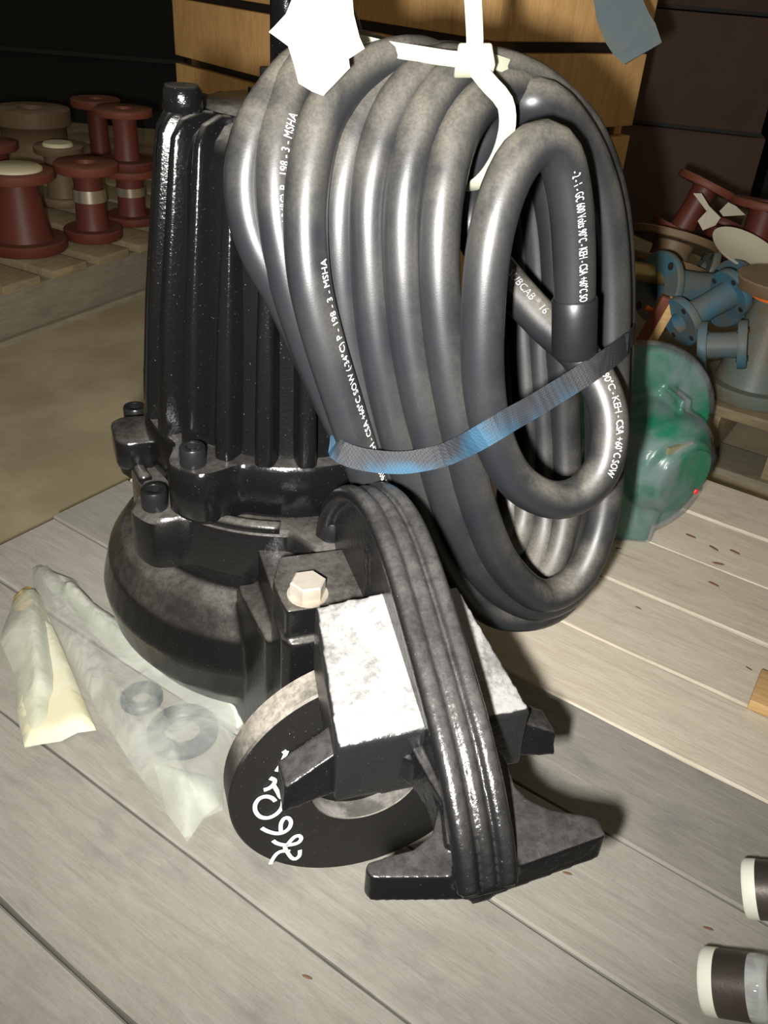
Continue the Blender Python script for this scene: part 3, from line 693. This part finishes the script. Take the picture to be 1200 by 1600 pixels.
# green pump in shrink wrap, behind the coil
gc = onz(982, 668, .118); gb = V((gc.x, gc.y, 0)); gd = V((.28, -.95, 0)).normalized()
green = thing('wrapped_motor', 'green pump motor sealed in clear shrink wrap at the back of the pallet', 'motor', gb)
gz = V((0, 0, .118)); ge = onY(1060, 738, gc.y-.075)-gb; dd = V((.55, -.83, -.05)).normalized()
def gshape(bm, e):
    lathe(bm, [(.02, -.016-e), (.108+e, -.016-e), (.112+e, 0), (.108+e, .014+e), (.02, .016+e)], 56, axis_mat(gz, gd))
    lathe(bm, [(.07+e, 0), (.07+e, .05), (.066+e, .075+e), (.05, .08+e)], 44, axis_mat(gz+V((.005, 0, -.042)), gd))
    lathe(bm, [(.064+e, -.11), (.066+e, -.02), (.06+e, -.004), (.05+e, .0), (.046+e, .012+e), (.036, .013+e)], 40, axis_mat(ge, dd))
    fx = Matrix.Translation(gz + V((.03, 0, .0))) @ Matrix.Rotation(math.atan2(gd.y, gd.x)+math.pi/2, 4, 'Z')
    box(bm, -.005-e, .005+e, -.05-e, 0, .005, .065+e, fx)
    box(bm, -.04-e, .005+e, -.035-e, 0, .026, .042+e, fx)
    box(bm, -.09-e, .035+e, -.085-e, .03+e, .001, .05+e)
bm = NB(); gshape(bm, -.002); fuse(obj('motor_body', bm, 'green', green), .003, 3)
bm = NB(); gshape(bm, .0035); fuse(obj('shrink_wrap', bm, 'wrap', green), .004, 12)
bm = NB(); lathe(bm, [(.03, .008), (.038, .008), (.038, .0145), (.03, .0145)], 36, axis_mat(ge, dd)); obj('end_ring', bm, 'green', green, auto=40)
pm_ = onpl(1062, 700, gb+ge+dd*.006, dd)-gb
bm = NB(); box(bm, -.02, .02, -.002, .002, -.0045, .0045, Matrix.Translation(pm_) @ Matrix.Rotation(math.atan2(dd.y, dd.x)+math.pi/2, 4, 'Z')); obj('name_plate', bm, 'plate', green)
pm_ = onpl(1087, 768, gb+ge+dd*.0175, dd)-gb; bm = NB(); lathe(bm, [(.001, 0), (.004, 0), (.003, .002), (.001, .002)], 12, axis_mat(pm_, dd)); obj('red_mark', bm, 'red_dot', green)

# ================================================================== background: pallet with red spools
la = math.atan2(.89, .45); LX = V((math.cos(la), math.sin(la), 0)); LY = V((-LX.y, LX.x, 0))
lp0 = V((-.80, 1.63, -.12)); lpal = thing('wooden_pallet', 'worn pallet on the floor carrying dark red flanged spools', 'pallet', lp0, la)
k = 0; u = -.25
while u < .40:
    bm = NB(); box(bm, -.047, .047, -.5, .5, -.009, .009); obj('deck_board', bm, 'oldwood', lpal, loc=(u+.055, .49, .111), bevel=.001); u += .128
    # deck boards run away from the front edge
for v, nm in ((.02, 'front'), (.5, ''), (.97, '')):
    bm = NB(); box(bm, -.375, .375, -.02, .02, -.045, .045); obj('stringer', bm, 'oldgrey', lpal, loc=(.125, v, .0571), bevel=.001)
bm = NB(); box(bm, -.375, .375, -.05, .05, -.006, .006); obj('bottom_board', bm, 'oldgrey', lpal, loc=(.125, .04, .006))
lp2 = lp0 + LX*.53 + LY*.07; lpal2 = thing('wooden_pallet', 'dim worn pallet farther back under the wide brown drum', 'pallet', lp2, la)
for i in range(6):
    bm = NB(); box(bm, -.055, .055, -.5, .5, -.009, .009); obj('deck_board', bm, 'oldwood', lpal2, loc=(.056+i*.128, .5, .111), bevel=.001)
for v in (.02, .5, .97):
    bm = NB(); box(bm, 0, .75, -.02, .02, -.045, .045); obj('stringer', bm, 'oldgrey', lpal2, loc=(0, v, .0571))

def spool(px, py, r, h, label, neck=.58, mat='red', fmat='redlight', z=0., cap=None, band=False, top=None, taper=1.0, th=.12):
    q = onz(px, py, z); t = thing('flanged_spool', label, 'pipe spool', (q.x, q.y, z+.0015), random.random(), 'flanged spools on the floor pallets')
    rt = top or r
    bm = NB(); lathe(bm, [(r*.4, 0), (r*.97, 0), (r, h*.02), (r, h*th), (r*.96, h*th+.003), (r*neck*1.12, h*th+.003)], 36, close=False); obj('base_flange', bm, mat, t, auto=40)
    bm = NB(); lathe(bm, [(r*neck*1.15, h*th), (r*neck*1.02, h*.25), (r*neck*taper, h*.75), (rt*neck*1.08*taper, h*(1-th))], 32, close=False); obj('spool_body', bm, mat, t, True)
    bm = NB(); lathe(bm, [(rt*neck*.9, h*(1-th)), (rt*.97, h*(1-th)), (rt, h*(1-th)+.003), (rt, h*.99), (rt*.97, h), (rt*.34, h), (rt*.3, h*.96), (rt*.29, h*.6)], 36, close=False); obj('top_flange', bm, fmat, t, auto=40)
    if cap:
        bm = NB(); lathe(bm, [(rt*cap[1], 0), (rt*cap[1], .004), (rt*cap[1]*.9, .008), (.001, .009)], 32, close=False); obj('plastic_cap', bm, cap[0], t, loc=(0, 0, h), auto=40)
    if band:
        bm = NB(); rr = r*neck*1.05; lathe(bm, [(rr*.98, h*.5), (rr*1.03, h*.5), (rr*1.03*max(taper, .95), h*.66), (rr*.97, h*.66)], 32, close=False); obj('metal_band', bm, 'silver', t, auto=40)
    return t
spool(42, 388, .088, .165, 'dark red spool with a cream plastic cap on top, by the pallet edge', .6, cap=('cap', .72), taper=.82, top=.078)
spool(147, 371, .066, .165, 'dark red spool with a bright metal band near the capped spool', .52, band=True, taper=.9, top=.07)
spool(208, 346, .066, .125, 'short dark red spool with a metal band, carrying another spool', .48, band=True)
q = onz(208, 346, 0); px_, py_ = proj(V((q.x, q.y, .1275)))
t_ = spool(px_, py_, .066, .13, 'slim dark red spool standing on top of a banded spool', .42, z=.1275)
spool(160, 262, .07, .19, 'tall dusty red spool standing behind the stacked spools', .4)
spool(62, 268, .105, .17, 'big dusty brown drum with a wide flat top behind the red spools', .85, mat='brown', fmat='brown', th=.25)
spool(102, 318, .06, .14, 'low dark spool with a small cream cap, in front of the brown drum', .62, cap=('cap', .62), mat='brown', fmat='brown')
spool(2, 322, .06, .15, 'dark red spool squeezed between the brown drum and the capped spool', .6)

# ------------------------------------------------------------------ pallet with blue fittings at the right
RA = ang+.02; RXv = V((math.cos(RA), math.sin(RA), 0))
rp = V((.56, 1.335, -.12)); rpal = thing('wooden_pallet', 'worn pallet on the floor behind, heaped with blue and red pipe fittings', 'pallet', rp, RA)
for i in range(8):
    bm = NB(); box(bm, -.06, .7, -.05, .05, -.009, .009); obj('deck_board', bm, 'oldwood', rpal, loc=(0, .05+i*.118, .111), bevel=.001)
for x in (-.03, .105, .5):
    bm = NB(); box(bm, -.022, .022, -.45, .45, -.045, .045); obj('stringer', bm, 'oldwood', rpal, loc=(x, .46, .057), bevel=.001)
for y in (.05, .46, .87):
    bm = NB(); box(bm, -.06, .7, -.05, .05, -.006, .006); obj('bottom_board', bm, 'oldgrey', rpal, loc=(0, y, .006))
t_ = spool(1172, 612, .088, .2, 'grimy grey blue spool with an orange tie under its brown top flange', .66, mat='greyblue', fmat='brown', taper=.72, top=.078, th=.1)
bm = NB(); lathe(bm, [(.048, 0), (.0495, 0), (.0495, .006), (.048, .006), (.048, 0)], 32, close=False); obj('orange_tie', bm, 'orange', t_, loc=(0, 0, .168))
def elbow(px, py, Y, d, L, r, label, mat='blue', rf=None, fm=None):
    """short pipe with a drilled flange on each end, lying at an angle"""
    p = onY(px, py, Y); t = thing('flanged_pipe', label, 'pipe fitting', (p.x, p.y, p.z-.0), 0, 'fittings heaped on the right pallet'); d = V(d).normalized(); rf = rf or r*1.75
    bm = NB(); lathe(bm, [(r, .006), (r*.92, L*.5), (r, L-.006)], 28, axis_mat(V((0, 0, 0)), d), close=False); obj('pipe_body', bm, mat, t, True)
    for e in (0, L):
        bm = NB(); lathe(bm, [(r*.75, -.007), (rf, -.007), (rf*1.02, -.005), (rf*1.02, .005), (rf, .007), (r*.75, .007), (r*.75, -.007)], 32, axis_mat(d*e, d), close=False); fo2 = obj('end_flange', bm, fm or mat, t, auto=40)
        q = axis_mat(d*e, d)
        for k in range(4):
            a = k*math.pi/2+.5; bm = NB(); cyl(bm, q @ V((rf*.82*math.cos(a), rf*.82*math.sin(a), -.0085)), d, r*.2, .017, 10); obj('hole_shade_plug', bm, 'tapegrey', fo2)  # solid dark plugs: the shade inside the bolt holes is put in as colour
    return t
elbow(1028, 448, 1.50, (.9, .35, -.12), .16, .034, 'blue flanged pipe lying on its side with its drilled face turned out')
elbow(1066, 502, 1.40, (.6, .3, .3), .1, .024, 'small blue flanged pipe leaning below the larger blue pipe')
elbow(1100, 428, 1.69, (.8, -.1, -.2), .14, .03, 'dusty blue pipe end lying under the white dish', 'greyblue')
elbow(1062, 362, 1.86, (.35, .1, .93), .10, .026, 'dark red flanged stub leaning with a paper label', 'red', fm='redlight', rf=.062)
elbow(1172, 400, 1.82, (.1, .1, .98), .10, .034, 'dark red spool end tilted behind the white dish', 'red', fm='redlight', rf=.075)
elbow(1040, 415, 1.70, (.2, .3, .9), .05, .04, 'brown dusty flange lying flat on the heap', 'brown', rf=.085)
elbow(1112, 392, 1.98, (.3, .3, .8), .05, .035, 'red brown flange half buried in the heap', 'red', rf=.07)
elbow(1098, 540, 1.36, (.6, -.2, .15), .06, .022, 'worn blue pipe wedged beside the orange tied spool')
p = onY(1162, 398, 1.62); bm = NB(); lathe(bm, [(.001, 0), (.045, .0), (.066, .007), (.069, .012), (.062, .011), (.04, .006), (.001, .005)], 36, close=False)
o = obj('plastic_dish', bm, 'whitecap', loc=p, auto=50); o.rotation_euler = (.28, .22, 0); tag(o, 'shallow white plastic dish on top of the blue fittings', 'dish')
p = onY(1000, 425, 1.52); bm = NB(); lathe(bm, [(.017, -.05), (.017, .05)], 20, axis_mat(V((0, 0, 0)), (1, .1, -.1))); tag(obj('brass_pipe', bm, 'brass', loc=p, auto=40), 'short brass coloured pipe poking out behind the coil', 'pipe')
for (x, y, Y, mat, lab) in [(1018, 505, 1.42, 'redlight', 'red brown flat bar leaning against the blue pipes'), (1032, 507, 1.42, 'tanwood', 'yellow tan flat bar leaning beside the red brown bar')]:
    p = onY(x, y, Y); bm = NB(); box(bm, -.008, .008, -.006, .006, -.06, .05); o = obj('flat_bar', bm, mat, loc=p, bevel=.001); o.rotation_euler = (.1, .25, 0); tag(o, lab, 'bar')
for (x, y, Y, lab) in [(1010, 480, 1.44, 'orange nylon tie beside the red brown bar'), (1092, 472, 1.45, 'orange nylon tie round the blue pipe')]:
    p = onY(x, y, Y); bm = NB(); tube(bm, catmull([p-p, V((.012, -.002, -.004)), V((.022, .0, .006)), V((.03, .002, .0))], .004), .004, 8); tag(obj('orange_tie', bm, 'orange', loc=p, smooth=True), lab, 'cable tie')
for pts, lab in [([(1083,302,1.74),(1096,302,1.74),(1108,322,1.73),(1126,340,1.72),(1118,352,1.72),(1098,360,1.72),(1090,345,1.73),(1104,330,1.73)], 'creased cream paper label hooked on a red flange'), ([(1138,316,1.8),(1150,322,1.8),(1165,336,1.8),(1130,338,1.8),(1124,330,1.8)], 'small cream paper label lying behind the red flange')]:
    bm = NB(); q = P(pts[0]); bm.faces.new([bm.verts.new(P(t)-q) for t in pts]); o = obj('paper_label', bm, 'label', loc=q); s_ = o.modifiers.new('thick', 'SOLIDIFY'); s_.thickness = .001; tag(o, lab, 'label')

# ------------------------------------------------------------------ wooden crate
cpx = onz(775, 395, -.12); cdir = V((-.85, -.23, 0))
vpl = ray(-710, -150); vpl.z = 0; cL = vpl.normalized(); cR = V((cL.y, -cL.x, 0)); 
if cR.x < 0: cR = -cR
CY0 = 1.42
cc = onY(775, 75, CY0); corner = V((cc.x, cc.y, -.12))
ca = math.atan2(cR.y, cR.x); crate = thing('wooden_crate', 'big raw lumber crate of wide boards standing behind the pump', 'crate', corner, ca)
def reach(d, px, z):      # how far along d the crate runs before it meets a picture column
    return min((abs(proj(V((corner.x, corner.y, z)) + d*k*.01)[0]-px), k*.01) for k in range(5, 250))[1]
LL = reach(cL, 268, .5); LR = reach(cR, 1012, .5)
g1 = cc.z+.12; g2 = onY(775, 224, CY0).z+.12
zl = [(0, g2*.5-.006), (g2*.5+.006, g2-.008), (g2+.008, g1-.008), (g1+.008, g1+.22)]
for a_, b_ in zl:
    bm = NB(); box(bm, -.0, .022, 0, LL, a_, b_); obj('side_board', bm, 'crate', crate, bevel=.002)
    bm = NB(); box(bm, .022, LR, .0, .022, a_, b_); obj('front_board', bm, 'crate', crate, bevel=.002)
for x, y in ((.045, .045), (LR-.03, .045), (.045, LL-.05)):
    bm = NB(); box(bm, x-.02, x+.02, y-.02, y+.02, 0, .94); obj('corner_post', bm, 'crate', crate)
bm = NB(); box(bm, .025, LR-.005, .025, LL-.01, .0, .93); obj('crate_core', bm, 'band', crate)  # plain black block filling the crate, seen through the board gaps
bm = NB(); box(bm, LR-.02, LR, .022, LL, 0, .95); obj('side_board', bm, 'crate', crate)
q = onY(985, 25, 1.95); sl = onY(990, 70, 1.93)
bm = NB(); ribbon(bm, catmull([onY(945, -60, CY0-.1)-q, onY(965, 0, CY0-.1)-q, onY(985, 45, CY0-.1)-q, onY(1000, 68, CY0-.1)-q, onY(985, 60, CY0-.09)-q, onY(965, 20, CY0-.08)-q, onY(955, -60, CY0-.08)-q], .02), .055, .004, CAM-q)
tag(obj('lifting_sling', bm, 'webbing', loc=q), 'grey blue webbing sling hanging over the crate corner', 'sling')

# ------------------------------------------------------------------ cardboard boxes and racks far behind
b0 = onY(1050, 330, 2.75)
for i, (z0, z1, dx) in enumerate([(-.12, .20, .02), (.20, .52, .0), (.52, .80, .02), (.80, 1.15, .0)]):
    t = thing('cardboard_box', ['brown cardboard box at the bottom of the stack beside the crate', 'brown cardboard box second from the floor in the stack beside the crate', 'brown cardboard box with a dark label, third from the floor', 'brown cardboard box at the top of the stack beside the crate'][i], 'box', (.86+dx, 3.0, z0), -.22, 'stacked cardboard boxes')
    bm = NB(); box(bm, -.22, .22, -.02, .5, .002, z1-z0-.002); obj('box_body', bm, 'card', t, bevel=.003)
    bm = NB(); box(bm, -.22, .22, -.0215, -.0205, .002, .012); obj('box_seam', bm, 'tapegrey', t)
    if i == 2: bm = NB(); box(bm, .06, .12, -.022, -.0205, .15, .19); obj('box_label', bm, 'tapegrey', t)
rk = thing('storage_rack', 'dark storage rack with a grey beam behind the blue fittings', 'rack', (1.75, 3.4, -.12))
bm = NB(); box(bm, -.45, .7, -.03, .03, .28, .42); obj('rack_beam', bm, 'rackgrey', rk, bevel=.003)
for x in (-.42, .66):
    bm = NB(); box(bm, x-.04, x+.04, -.03, .5, 0, 1.8); obj('rack_upright', bm, 'rackblack', rk)
bm = NB(); box(bm, -.38, .62, .05, .5, .43, 1.3); obj('rack_load', bm, 'rackblack', rk, bevel=.01)
